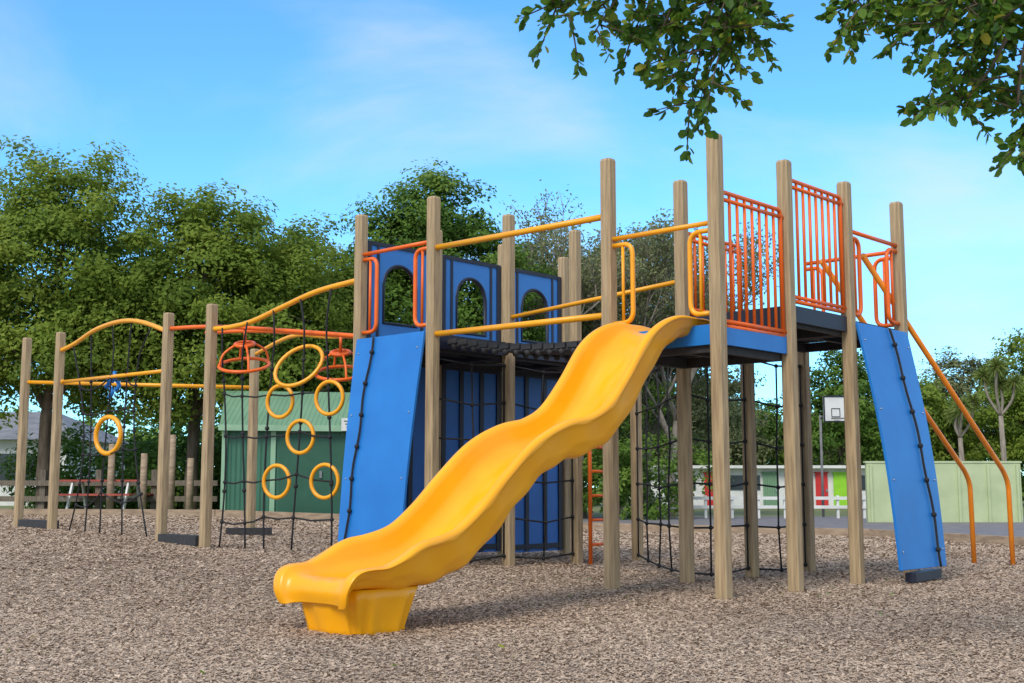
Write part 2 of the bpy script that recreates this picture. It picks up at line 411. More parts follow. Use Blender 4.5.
def archpanel(i):
    p=G(i,4);q=G(i+1,4);d=q-p;L=d.length-.13;u=d.normalized();nrm=Vector((-u.y,u.x,0))
    z0,z1=2.35,3.42;ow=.23;oy0=.22;oyt=.62
    c=(p+q)/2
    def P(x,z): return c+u*x+UZ*z
    mb=MB();h=L/2
    mb.add([P(-h,z0),P(-ow,z0),P(-ow,z1),P(-h,z1)],[(0,1,2,3)])
    mb.add([P(ow,z0),P(h,z0),P(h,z1),P(ow,z1)],[(0,1,2,3)])
    mb.add([P(-ow,z0),P(ow,z0),P(ow,z0+oy0),P(-ow,z0+oy0)],[(0,1,2,3)])
    n=16;ed=[]
    for k in range(n+1):
        x=-ow+2*ow*k/n; ed.append((x,z0+oyt+math.sqrt(max(0,ow*ow-x*x))))
    for k in range(n):
        (x0,a0),(x1,a1)=ed[k],ed[k+1]
        mb.add([P(x0,a0),P(x1,a1),P(x1,z1),P(x0,z1)],[(0,1,2,3)])
    ob=mb.obj("arched_wall_panel",M['mid'],PG,"blue wall board with arched window opening")
    so=ob.modifiers.new("s",'SOLIDIFY');so.thickness=.02;so.offset=0
    fb=MB()
    fr=[P(-ow,z0+oy0)]+[P(x,z) for x,z in ed]+[P(ow,z0+oy0)]
    fb.tube(fr,.022,8,closed=True)
    for x in (-h+.03,h-.03):
        fb.box(P(x,(z0+z1)/2),u*.06,nrm*.045,UZ*(z1-z0-.01))
    for x in (-h+.155,h-.155):
        fb.box(P(x,(z0+z1)/2),u*.032,nrm*.038,UZ*(z1-z0-.06))
    for z in (z0+.03,z1-.022): fb.box(P(0,z),u*(L-.125),nrm*.041,UZ*.042)
    fb.obj("panel_frame",M['black'],ob)
for i in range(3): archpanel(i)
def lowpanel(i):
    p=G(i,4);q=G(i+1,4);d=q-p;L=d.length-.13;u=d.normalized();nrm=Vector((-u.y,u.x,0));c=(p+q)/2
    zb=gz(c.x,c.y)+.05;zt=2.22
    mb=MB();mb.box(c+UZ*(zb+zt)/2,u*L,nrm*.03,UZ*(zt-zb))
    ob=mb.obj("lower_wall_panel",M['navy'],PG)
    fb=MB()
    for x in (-.46,-.17,.17,.46): fb.box(c+u*x*L+UZ*(zb+zt)/2,u*.06,nrm*.06,UZ*(zt-zb-.02))
    for z in (zb+.06,zt-.05): fb.box(c+UZ*z,u*L*.97,nrm*.054,UZ*.06)
    fb.obj("panel_batten",M['black'],ob)
for i in range(3): lowpanel(i)

def net(p,q,z0,z1,nu,nv,name="climbing_net",bulge=.0,r=.009,topf=None):
    p=Vector(p);q=Vector(q);d=q-p;n=Vector((-d.y,d.x,0)).normalized();mb=MB()
    Pt={}
    for i in range(nu+1):
        for j in range(nv+1):
            s=i/nu;t=j/nv;zt=z1 if topf is None else topf(s)
            z=z0+(zt-z0)*t;jit=0 if i in(0,nu) or j in(0,nv) else .025
            Pt[i,j]=p+d*s+n*(bulge*math.sin(math.pi*s)*(1-t))+UZ*(z-.03*math.sin(math.pi*s))+Vector((random.uniform(-jit,jit),random.uniform(-jit,jit),random.uniform(-jit,jit)))
    for i in range(nu+1): mb.tube([Pt[i,j] for j in range(nv+1)],r,5)
    for j in range(nv+1): mb.tube([Pt[i,j] for i in range(nu+1)],r,5)
    for i in range(nu+1):
        for j in range(nv+1): mb.ball(Pt[i,j],r*2.4)
    return mb.obj(name,M['rope'],PG)
def inset(i0,j0,i1,j1,k=.07):
    a=G(i0,j0);b=G(i1,j1);u=(b-a).normalized();return a+u*k,b-u*k
for (a,b,c,d,nu,nv) in [(1,1,2,1,3,5),(2,1,3,1,2,5),(0,3,1,3,2,5),(1,3,2,3,2,5),(1,1,3,3,4,5)]:
    p,q=inset(a,b,c,d);net(p,q,gz(p.x,p.y)+.08,2.1,nu,nv,r=.0095)
mb=MB()
for i in (2.03,2.29): mb.tube([G(i,2.85,.0),G(i,2.85,2.3)],.022,8)
for k in range(8): mb.tube([G(2.03,2.85,.25+k*.26),G(2.29,2.85,.25+k*.26)],.018,6)
mb.obj("ladder",M['orange'],PG)

def slide():
    prof=[(-.26,2.11),(-.05,2.12),(.20,2.07),(.46,1.87),(.73,1.54),(.98,1.29),(1.24,1.16),(1.51,1.10),(1.77,.985),(2.02,.79),(2.27,.57),(2.51,.41),(2.76,.335),(3.0,.31),(3.2,.31),(3.33,.325),(3.41,.31),(3.44,.25),(3.425,.175)]
    C=(G(0,0)+G(0,1))/2
    pc=crom([(s,0,z) for s,z in prof],7)
    half=[(.0,0),(.11,.0),(.185,.02),(.235,.07),(.258,.14),(.272,.195),(.295,.222),(.332,.218),(.345,.19),(.33,.16),(.316,.10),(.296,.02),(.25,-.05),(.12,-.065),(0,-.065)]
    hs=[(v.x,v.z) for v in crom([(a,0,b) for a,b in half],4)]
    sec=[(-x,z) for x,z in hs[::-1]]+hs[1:]
    sec=sec[:-1]
    n=len(sec);V=[];m=len(pc)
    sm=lambda t:(lambda c:c*c*(3-2*c))(max(0,min(1,t)))
    for i,pp in enumerate(pc):
        a=pc[max(0,i-1)];b=pc[min(m-1,i+1)];t=(b-a).normalized();s,z=pp.x,pp.z
        nx,nz=-t.z,t.x
        flare=1+.15*sm((s-2.4)/.7)
        idx=i/7.0
        endk=max(0,(idx-13)/(len(prof)-1-13))
        flare*=1-.24*endk**2.5
        wallh=1-.66*sm((s-2.85)/.5)
        if s<.6: wallh=.40+.60*sm((s+.05)/.6)
        wallh*=1-.25*endk
        for x,h in sec:
            hh=h*wallh if h>0 else h*(1-.2*endk)
            xx=x*flare
            if h<0: hh=hh+.008*math.sin(s*22)
            if abs(x)>.30 and h<.18: xx=x*flare*(1+.02*math.sin(s*15))
            P=C-ua*(s+nx*hh)+ub*xx+UZ*(z+nz*hh)
            V.append(P)
    F=[]
    for i in range(m-1):
        for k in range(n):
            l=(k+1)%n;F.append((i*n+k,(i+1)*n+k,(i+1)*n+l,i*n+l))
    F.append(tuple(range(n)));F.append(tuple((m-1)*n+k for k in range(n))[::-1])
    mb=MB();mb.add(V,F,True)
    ob=mb.obj("slide",M['yellow'],PG,"glossy yellow plastic wave slide")
    fb=MB();rings=[];ns=96
    for z,s0,s1,w,am in [(-.05,2.93,3.35,.255,.06),(.03,2.93,3.35,.255,.06),(.12,2.90,3.38,.27,.06),(.20,2.86,3.40,.285,.03),(.26,2.82,3.41,.295,0)]:
        R=[]
        for k in range(ns):
            a=2*math.pi*k/ns;ca,sa=math.cos(a),math.sin(a)
            e=.5
            x=math.copysign(abs(ca)**e,ca);y=math.copysign(abs(sa)**e,sa)
            rib=1+am*sm(math.cos(a*14)*1.5+.3)
            s=(s0+s1)/2+(s1-s0)/2*x*rib; R.append(C-ua*s+ub*(w*y*rib)+UZ*z)
        rings.append(R)
    V=[p for R in rings for p in R];F=[]
    for i in range(4):
        for k in range(ns): F.append((i*ns+k,i*ns+(k+1)%ns,(i+1)*ns+(k+1)%ns,(i+1)*ns+k))
    F.append(tuple(range(ns))[::-1]);F.append(tuple(4*ns+k for k in range(ns)))
    fb.add(V,F,True);fb.obj("slide_foot",M['yellow'],ob)
slide()

# left obstacle course
Q0=Vector((-3.45,13.5,0));P1=G(0,4)
wav=[(P1.x,P1.y,2.99),(-1.72,12.24,2.98),(-2.1,12.52,2.93),(-2.5,12.83,2.82),(-2.9,13.13,2.70),(-3.2,13.36,2.665),(-3.45,13.5,2.66)]
rail(wav,.029,'ytube',"overhead_rail",8)
wavc=crom(wav,8)
def railz(s):
    x=Q0.x+(P1.x-Q0.x)*s
    best=min(wavc,key=lambda v:abs(v.x-x));return best.z
def freenet(p,q,zb,topf,hs,vs,jit=.05,taper=0):
    p=Vector(p);q=Vector(q);d=q-p;mb=MB()
    def SX(a,t): return a+(.5-a)*taper*math.sin(math.pi*min(1,t)*.9+.1)+.035*math.sin(t*3+a*9)
    for a in vs:
        pts=[];zt=topf(a)
        for k in range(9):
            t=k/8
            pts.append(p+d*SX(a,t)+UZ*(zb+(zt-zb)*t))
        pts[-1]=p+d*a+UZ*zt
        mb.tube(crom(pts,2),.011,5)
        for k in (2,4,6):mb.ball(pts[k],.026)
    vs=sorted(vs)
    for h in hs:
        prev=None
        for a in vs:
            zt=topf(a);t=min(1,(h-zb)/(zt-zb))
            c=p+d*SX(a,t)+UZ*(zb+(zt-zb)*t+random.uniform(-jit,jit))
            if prev is not None: mb.tube([prev,(prev+c)/2-UZ*.02,c],.010,5)
            mb.ball(c,.024);prev=c
    return mb.obj("climbing_net",M['rope'],PG)
freenet(Q0,P1,.2,railz,[.5,.95,1.4,1.9],[.08,.26,.44,.62,.82],taper=.05)
arch=[(-6.25,16.3,2.73),(-5.95,16.03,2.80),(-5.5,15.55,2.93),(-5.0,15.05,2.97),(-4.6,14.66,2.9),(-4.15,14.2,2.72)]
rail(arch,.029,'ytube',"overhead_rail",8)
archc=crom(arch,8)
def archz(s):
    x=-6.25+2.1*s;return min(archc,key=lambda v:abs(v.x-x)).z
freenet((-6.25,16.35,0),(-4.15,14.2,0),.27,archz,[.7,1.25,1.8,2.2],[.12,.30,.50,.68,.86],taper=.35,jit=.1)
# blue net fittings
for dx,z in ((-5.32,2.22),(-5.2,2.28),(-5.12,2.16),(-5.25,2.08)):
    mb=MB();yy=15.35+(-5.2-dx);mb.tube([(dx,yy,z-.07),(dx+.05,yy,z),(dx+.02,yy,z+.07)],.028,8);mb.obj("net_fitting",M['blue'],PG)
def ring(c,r,ax1,ax2,m='ytube',tr=.022,name="ring"):
    mb=MB();c=Vector(c);pts=[c+Vector(ax1)*r*math.cos(2*math.pi*k/28)+Vector(ax2)*r*math.sin(2*math.pi*k/28) for k in range(28)]
    mb.tube(pts,tr,8,closed=True);return mb.obj(name,M[m],PG)
dn=(P1-Q0).normalized()
def onnet(s,z): return Q0+(P1-Q0)*s+UZ*z
for s,z in [(.50,1.78),(.82,1.785),(.64,1.39),(.49,.92),(.80,.92)]: ring(onnet(s,z),.172,(dn+Vector((.15,.1,0))).normalized(),UZ)
ring(onnet(.62,2.15),.25,(dn+Vector((.3,.3,0))).normalized(),(Vector((.3,.25,.75))).normalized())
ring((-5.18,15.25,1.52),.235,Vector((.85,-.52,0)),UZ,tr=.032)
for k in (0,.38):
    rail([(-4.15+k,14.2+k,2.76),(-3.3+k,13.6+k,2.70),(-1.5+k*.6,12.3+k*.6,2.42)],.024,'orange',"overhead_rail",6)
rail([(-7.0,17.0,2.36),(-3.6,16.5,2.24)],.027,'ytube',"overhead_rail")
rail([(-6.2,16.3,2.3),(-4.15,14.2,2.25)],.024,'ytube',"overhead_rail")
rail([(-3.6,16.5,2.7),(-2.9,15.6,2.85),(-2.2,14.9,2.75),(-.84,12.9,2.6)],.027,'ytube',"overhead_rail",8)
def spinner(c,zr,r):
    mb=MB();c=Vector(c);tl=.38
    def R(a,rr,z): return Vector((c.x+rr*math.cos(a),c.y+rr*math.sin(a),z+tl*rr*math.sin(a)))
    for rr,z in ((r,c.z),(r*.38,zr-.2)):
        mb.tube([R(a*math.pi/14,rr,z) for a in range(28)],.02,8,closed=True)
    for k in range(4):
        a=k*math.pi/2+.4
        mb.tube(crom([R(a,r,c.z),R(a,r*.85,c.z+(zr-.2-c.z)*.6),R(a,r*.38,zr-.2)],5),.014,6)
    mb.tube([(c.x,c.y,zr-.2),(c.x,c.y,zr)],.018,6)
    mb.tube([R(0,r*.38,zr-.2),R(math.pi,r*.38,zr-.2)],.012,6)
    mb.obj("spinning_ring",M['orange'],PG)
spinner((-3.05,13.44,2.24),2.68,.28);spinner((-1.85,12.72,2.08),2.5,.26);
def beam(p,q):
    p=Vector(p);q=Vector(q);d=q-p;n=Vector((-d.y,d.x,0)).normalized();mb=MB();c=(p+q)/2
    mb.box((c.x,c.y,gz(c.x,c.y)+.05),d,n*.16,UZ*.12);mb.obj("balance_beam",M['rubber'],PG)
beam((-4.1,14.15,0),(-3.5,13.55,0));beam((-6.9,16.95,0),(-6.25,16.35,0));beam((-3.9,16.4,0),(-3.3,16.5,0))

# ------------------------------------------------------------------ vegetation
def unit(v): return v/np.linalg.norm(v,axis=1,keepdims=True)
def crownmesh(name,blobs,K,per,cr,leaf,mt,seed,center):
    rg=np.random.default_rng(seed);Cs=[];Os=[]
    vol=np.array([b[3]*b[4]*b[5] for b in blobs])**.75;vol/=vol.sum()
    for b,w in zip(blobs,vol):
        k=max(4,int(K*w));d=unit(rg.normal(size=(k,3)))
        r=(.35+.65*rg.random(k)**.45)
        wob=1+.15*np.sin(d[:,0]*5+seed)+.12*np.sin(d[:,1]*6+2*seed)+.11*np.sin(d[:,2]*7+seed*.7)
        Cs.append(np.array(b[:3])+d*(r*wob)[:,None]*np.array(b[3:6]));Os.append(d)
    C=np.concatenate(Cs);D=np.concatenate(Os);k=len(C)
    n_each=rg.integers(int(per*.5),int(per*1.5),k);idx=np.repeat(np.arange(k),n_each);n=len(idx)
    crk=cr*(.6+rg.random(k)*.7)
    off=unit(rg.normal(size=(n,3)))*(rg.random(n)**.5)[:,None]; off[:,2]*=.62
    c=C[idx]+off*crk[idx][:,None]
    nn=unit(D[idx]*.5+off*.5+np.array([0,0,.5])+rg.normal(size=(n,3))*.4)
    t=unit(np.cross(nn,rg.normal(size=(n,3))));bt=np.cross(nn,t)
    L=leaf*(.6+rg.random(n)*.8);W=L*(.42+.25*rg.random(n))
    V=np.stack([c-t*L[:,None]/2,c+bt*W[:,None]/2,c+t*L[:,None]/2,c-bt*W[:,None]/2],1).reshape(-1,3)
    ck=np.clip(rg.normal(.45,.22,k),0,1);rnd=np.clip(ck[idx]+rg.normal(0,.10,n),0,1)
    return quadmesh(name,V,mt,rnd,origin=center)
def limbs(base,blobs,r0,mt,parent,seed):
    rg=random.Random(seed);mb=MB();b=Vector(base)
    zc=min(bl[2]-bl[5]*.5 for bl in blobs);zc=max(zc,base[2]+.8)
    topc=Vector((sum(bl[0] for bl in blobs)/len(blobs),sum(bl[1] for bl in blobs)/len(blobs),zc))
    fork=b*.6+topc*.4;fork.z=base[2]+(zc-base[2])*.8
    mb.tube(crom([b-UZ*.2,b+UZ*.1+Vector((.02,0,0)),(b+fork)/2+Vector((rg.uniform(-.1,.1),0,0)),fork],4),[r0*1.3]*4+[r0]*4+[r0*.85]*4+[r0*.75],9)
    for bl in blobs:
        t=Vector(bl[:3])+Vector((rg.uniform(-.3,.3),rg.uniform(-.3,.3),bl[5]*.3))
        m=(fork+t)/2+Vector((rg.uniform(-.3,.3),rg.uniform(-.3,.3),-.2))
        c=crom([fork,m,t],5);mb.tube(c,[r0*.6*(1-.85*i/(len(c)-1)) for i in range(len(c))],6)
        for q in range(4):
            s=c[rg.randrange(3,len(c))];e=Vector(bl[:3])+Vector((rg.uniform(-1,1)*bl[3],rg.uniform(-1,1)*bl[4],rg.uniform(-.6,.9)*bl[5]))*.8
            mb.tube([s,(s+e)/2+UZ*.1,e],[r0*.22,r0*.14,r0*.05],5)
    return mb.obj("trunk",mt,parent)
def tree(x,y,blobs,K,per,cr,leaf,lm,seed,label,r0=.16,name="broadleaf_tree",bark='bark',group=None):
    z=gz(x,y)-.02;e=top(name,label,"tree",(x,y,z),group)
    bl=[(x+b[0],y+b[1],z+b[2],b[3],b[4],b[5]) for b in blobs]
    limbs((x,y,z),bl,r0,M[bark],e,seed)
    c=crownmesh("crown",bl,K,per,cr,leaf,M[lm],seed,(x,y,z+bl[0][2]));par(c,e);return e
OL="leafy olive-green tree standing behind the bark area"
LF=.11
tree(-10.6,27,[(0,0,5.8,2.3,2.2,2.6),(-1.6,.3,4.6,1.8,1.8,2.0),(1.5,0,4.4,1.8,1.7,1.9),(.2,0,7.2,1.3,1.2,1.1),(0,-.5,3.5,2.2,1.6,1.2)],430,180,.6,LF,'leafolive',11,OL)
tree(-7.4,27.5,[(0,0,5.2,2.2,2.0,2.2),(-1.4,0,4.4,1.6,1.6,1.8),(1.7,0,4.6,1.7,1.6,1.9),(.3,0,6.4,1.3,1.2,1.1),(.1,-.4,3.3,2.1,1.5,1.2)],430,180,.58,LF,'leafolive',12,OL)
tree(-5.2,29.5,[(0,0,5.0,1.7,1.7,2.1),(.9,0,4.0,1.4,1.4,1.7),(-.9,0,4.2,1.4,1.4,1.9),(0,0,6.3,.9,.9,.9)],300,160,.58,LF,'leafolive',13,OL)
tree(-13.9,28.5,[(0,0,5.4,2.0,2.0,2.2),(.8,0,4.4,1.6,1.6,1.3),(0,0,6.6,1.2,1.2,1.0)],260,160,.6,LF,'leafolive',14,OL)
tree(-2.3,32,[(0,0,6.4,2.2,2.0,2.5),(-1.5,0,5.2,1.5,1.6,2.0),(1.7,0,5.6,1.6,1.6,2.1),(.3,0,8.2,1.5,1.2,1.1),(-1.0,0,7.2,1.2,1.2,1.2),(.2,0,3.6,2.4,1.6,1.5)],500,170,.62,.12,'leafdark',15,"tall dark-green tree with dense crown behind the play tower")
tree(-4.0,31,[(0,0,4.6,1.7,1.6,2.0),(-.8,0,3.2,1.6,1.4,1.5),(.9,0,3.2,1.6,1.4,1.5),(0,0,5.9,1.1,1,.9)],300,150,.6,.12,'leafdark',16,"dark-green tree behind the small green shed")
tree(1.0,36,[(0,0,5.2,2.2,1.8,2.3),(-1.6,0,4.2,1.6,1.5,2.0),(1.6,0,4.6,1.7,1.5,2.0),(0,0,7.0,1.3,1.3,1.2)],380,140,.6,.125,'leafdark',17,"mid-green tree behind the play tower")
tree(4.4,39,[(0,0,5.8,2.4,1.8,2.4),(-1.8,0,4.4,1.7,1.5,2.0),(1.8,0,4.0,1.7,1.5,1.8),(-.3,0,8.2,1.7,1.3,1.4),(1.5,0,6.8,1.3,1.3,1.3)],430,130,.62,.125,'leafgrey',18,"grey-green tree beyond the tarmac",bark='greybark')
def baretree(x,y,h,seed,label,nl=9000):
    rg=random.Random(seed);z=gz(x,y)-.02;e=top("bare_tree",label,"tree",(x,y,z),"bare winter trees");mb=MB();tips=[]
    def grow(p,d,L,r,dep):
        q=p+d*L*.5+Vector((rg.uniform(-1,1),rg.uniform(-1,1),rg.uniform(-.3,.5)))*L*.07
        e2=p+d*L+Vector((rg.uniform(-1,1),rg.uniform(-1,1),0))*L*.07
        mb.tube([p,q,e2],[r,r*.82,r*.66],6 if dep<2 else (4 if dep<4 else 3))
        if dep>=3:tips.append(e2)
        if dep>=6:return
        for k in range(3):
            ax=Vector((rg.uniform(-1,1),rg.uniform(-1,1),rg.uniform(-.2,.6))).normalized()
            nd=(d*(1.0)+ax*(.75 if dep else .55)).normalized()
            if dep>2: nd=(nd+UZ*.12).normalized()
            s=e2 if k<2 else q
            grow(s,nd,L*rg.uniform(.62,.82),max(.011,r*rg.uniform(.5,.66)),dep+1)
    grow(Vector((x,y,z-.1)),UZ,h*.28,.17*h/10,0)
    mb.obj("trunk",M['greybark'],e)
    T=np.array([tuple(t) for t in tips]);r2=np.random.default_rng(seed);idx=r2.integers(0,len(T),nl);c=T[idx]+r2.normal(size=(nl,3))*.14
    nn=unit(r2.normal(size=(nl,3))+[0,0,.5]);t=unit(np.cross(nn,r2.normal(size=(nl,3))));b=np.cross(nn,t);L=.06
    V=np.stack([c-t*L,c+b*L*.5,c+t*L,c-b*L*.5],1).reshape(-1,3)
    o=quadmesh("crown",V,M['leafgrey'],r2.random(nl),origin=(x,y,z+h*.6));par(o,e)
GB="grey leafless tree with fine twigs behind the play tower"
baretree(2.0,34,10.2,3,GB,12000);baretree(4.9,36,10.6,8,GB,12000);baretree(3.3,37,10.2,12,GB,12000)
baretree(-13.4,27.5,3.6,5,"small leafless tree beside the timber rail fence",200)
def proto(h,w):
    return [(0,0,h*.62,w,w,h*.33),(-w*.6,0,h*.5,w*.7,w*.7,h*.26),(w*.6,0,h*.48,w*.7,w*.7,h*.25),(.1*w,0,h*.82,w*.55,w*.5,h*.15)]
lst=[(9.3,57,6.2,2.2,'leafgrey'),(12.2,60,5.4,2.3,'leafdark'),(15.2,55,7.6,1.9,'leafdark'),(17.6,60,5.8,2.4,'leafgrey'),(20.0,58,6.2,2.2,'leafolive'),(22.4,60,7.8,2.5,'leafgrey'),(24.8,56,8.6,2.2,'leafolive'),(27.5,60,7.5,2.6,'leafdark'),(6.2,58,6.6,2.5,'leafdark'),(3.0,57,6,2.6,'leafdark')]
for k,(x,y,h,w,lm) in enumerate(lst):
    tree(x,y,proto(h,w),190,100,.7,.18,lm,30+k,{"leafgrey":"pale grey-green tree beyond the school tarmac","leafdark":"dark-green tree beyond the school tarmac","leafolive":"olive-green tree beyond the school tarmac"}[lm],.14,group="trees beyond the tarmac")
def cabbage(x,y,h,seed):
    rg=np.random.default_rng(seed);z=0;e=top("cabbage_tree","cabbage tree with spiky tufts on thin trunk","tree",(x,y,z),"cabbage trees")
    mb=MB();heads=[]
    f=Vector((x,y,h*.6));mb.tube([(x,y,-.1),(x+.05,y,h*.3),f],[.14,.12,.10],8)
    for k in range(4):
        a=k*1.6+seed;hd=Vector((x+.6*math.cos(a)*(k>0),y+.6*math.sin(a)*(k>0),h*(.82+.1*((k*7)%3)/2)))
        mb.tube(crom([f,(f+hd)/2+UZ*-.05+Vector((.2*math.cos(a),0,0)),hd],4),.06,6);heads.append(hd)
    mb.obj("trunk",M['greybark'],e)
    Vs=[]
    for hd in heads:
        n=260;d=unit(rg.normal(size=(n,3))+np.array([0,0,.25]));L=.58*(.7+.4*rg.random(n));s=unit(np.cross(d,rg.normal(size=(n,3))))*.022
        c=np.array(tuple(hd));mid=c+d*L[:,None]*.5;tip=c+d*L[:,None]-np.array([0,0,1])*(.25*L**2)[:,None]
        Vs.append(np.stack([np.repeat(c[None],n,0),mid+s,tip,mid-s],1).reshape(-1,3))
    V=np.concatenate(Vs);o=quadmesh("crown",V,M['palm'],rg.random(len(V)//4),origin=(x,y,h));par(o,e)
cabbage(20.6,50,6.4,1);cabbage(19.6,52,5.0,3)
def hedge(name,x0,x1,y,h,seed,lm,label,K,stuff=False,leaf=.13,per=90,dy=1.2):
    rg=random.Random(seed);bl=[];x=x0
    while x<x1:
        w=rg.uniform(1.0,1.8)*h/2.5;hh=h*rg.uniform(.75,1.1);bl.append((x,y+rg.uniform(-.3,.3),hh*.45,w,dy,hh*.55));x+=w*1.1
    o=crownmesh(name,bl,K,per,.5*h/2.5,leaf,M[lm],seed,((x0+x1)/2,y,0))
    if stuff:o["kind"]="stuff"
    else: tag(o,label,"bush")
hedge("shrub",-11.5,-8.2,30.5,2.6,51,'leafdark',"dense dark shrubs behind the timber rail fence",160)
hedge("shrub",-8,-2.4,29.0,3.0,52,'leafdark',"dense dark shrubs behind the green shed",220)
hedge("shrub",-3.0,4.5,33,2.8,53,'leafdark',"dark hedge behind the play tower",240)
hedge("distant_woodland",-70,75,80,6.5,54,'leafdark',"",1500,True,.4,70,3)

def neartree():
    e=top("overhanging_tree","broadleaf tree with leafy branches hanging over the playground","tree",(4.6,5.6,0))
    mb=MB();rg=random.Random(21)
    mb.tube(crom([(4.6,5.6,-.2),(4.55,5.6,1.2),(4.5,5.5,2.6),(4.3,5.4,3.9)],5),[.24]*6+[.2]*5+[.16]*5,12)
    main=[([(4.4,5.45,3.3),(3.4,5.3,3.85),(2.4,5.1,3.85),(1.5,5.0,3.65),(.7,4.95,3.4),(.1,5.0,3.15)],.06),
          ([(4.4,5.45,3.0),(3.5,5.2,3.5),(2.9,5.05,3.5),(2.5,5.0,3.25),(2.25,4.95,2.85),(2.18,4.95,2.5)],.035),
          ([(4.3,5.4,3.6),(3.2,5.6,4.1),(2.2,5.5,4.0),(1.2,5.4,3.8),(.6,5.3,3.5)],.05)]
    for c,r in main:
        cc=crom(c,6);mb.tube(cc,[max(.006,r*(1-1.0*i/(len(cc)-1))) for i in range(len(cc))],7)
    sub=[[(1.35,5,3.5),(1.1,5,3.1),(.93,5,2.8),(.84,5.0,2.47)],[(1.1,5,3.45),(1.0,5.05,3.05),(.86,5.05,2.66)],[(.95,5,3.4),(.75,4.95,3.05),(.62,4.95,2.76)],
         [(.7,5,3.35),(.5,5,3.05),(.36,5,2.84)],[(.5,5,3.3),(.28,5,3.0),(.18,5,2.95)],[(1.3,5,3.5),(1.15,5.05,3.1),(1.02,5.05,2.86)],[(1.2,5.1,3.5),(.7,5.1,3.1),(.55,5.1,2.90)],
         [(1.0,5.2,3.5),(.9,5.2,3.0),(.74,5.2,2.62)],[(.8,5.2,3.5),(.45,5.2,3.08),(.25,5.2,3.0)],[(1.15,5.2,3.5),(.98,5.15,2.95),(.94,5.15,2.70)],
         [(2.0,5,3.5),(1.75,5,3.1),(1.52,5,2.94)],[(2.4,5,3.1),(2.0,5,2.95),(1.72,5,2.83)],[(2.35,5,3.05),(2.0,5,2.8),(1.8,5,2.72)],
         [(2.15,4.95,2.8),(2.05,5,2.62),(1.93,5,2.52)],[(2.3,5,3.0),(2.4,5,2.7),(2.3,5,2.5)],[(2.2,5,2.6),(2.25,5,2.4),(2.2,5,2.28)],[(2.6,5,3.2),(2.5,5.1,2.9),(2.45,5.1,2.65)],
         [(2.3,5.1,3.4),(2.1,5.1,3.05),(1.95,5.1,2.90)],[(2.4,5.2,3.4),(2.25,5.2,3.0),(2.2,5.2,2.85)],[(1.95,5.2,3.6),(1.75,5.2,3.1),(1.70,5.2,2.96)],
         [(2.4,5.1,3.2),(2.15,5.1,2.85),(2.1,5.1,2.7)],[(2.35,5.2,3.3),(2.0,5.2,3.05),(1.85,5.2,2.95)]]
    sub2=[]
    for q_,c in enumerate(sub):
        sub2.append(c)
        j=Vector((rg.uniform(-.07,.07),rg.uniform(-.3,.3),rg.uniform(.03,.14)));sub2.append([tuple(Vector(q)+j) for q in c])
    C=[];D=[]
    for c in sub2:
        cc=crom(c,8);mb.tube(cc,[.010*(1-.75*i/(len(cc)-1)) for i in range(len(cc))],5)
        tw=[cc]
        for q in range(8):
            s=cc[rg.randrange(3,len(cc))];d=Vector((rg.uniform(-1,1),rg.uniform(-1,1),rg.uniform(-.8,.4))).normalized()*rg.uniform(.12,.28)
            t=[s,s+d*.5+Vector((0,0,.01)),s+d];tw.append(crom(t,5));mb.tube(t,[.005,.004,.002],4)
        for t in tw:
            for k in range(2,len(t)):
                if t[k].z>3.35: continue
                for r in range(2):
                    dd=(t[k]-t[k-1]).normalized()+Vector((rg.uniform(-1,1),rg.uniform(-1,1),rg.uniform(-.7,.6)))*1.1
                    C.append(tuple(t[k]+Vector((rg.uniform(-1,1),rg.uniform(-1,1),rg.uniform(-1,1)))*.012));D.append(tuple(dd.normalized()))
    mb.obj("trunk",M['bark'],e)
    C=np.array(C);D=np.array(D);n=len(C);g=np.random.default_rng(5)
    nn=unit(np.cross(D,g.normal(size=(n,3))));s=np.cross(nn,D)
    L=.050*(.55+.75*g.random(n));W=L*.31
    def pt(a,b,h=0): return C+D*(L*a)[:,None]+s*(W*b)[:,None]+nn*(L*h)[:,None]
    q1=np.stack([pt(.05,0,0),pt(.32,.95,.08),pt(.78,.9,.06),pt(1.05,0,-.05)],1)
    q2=np.stack([pt(1.05,0,-.05),pt(.78,-.9,.06),pt(.32,-.95,.08),pt(.05,0,0)],1)
    V=np.concatenate([q1,q2],0).reshape(-1,3);r=np.clip(g.beta(1.6,2.8,n),0,1);r[g.random(n)<.02]=1
    o=quadmesh("crown",V,M['leafnear'],np.concatenate([r,r]),origin=(1.3,5,3));par(o,e)
neartree()

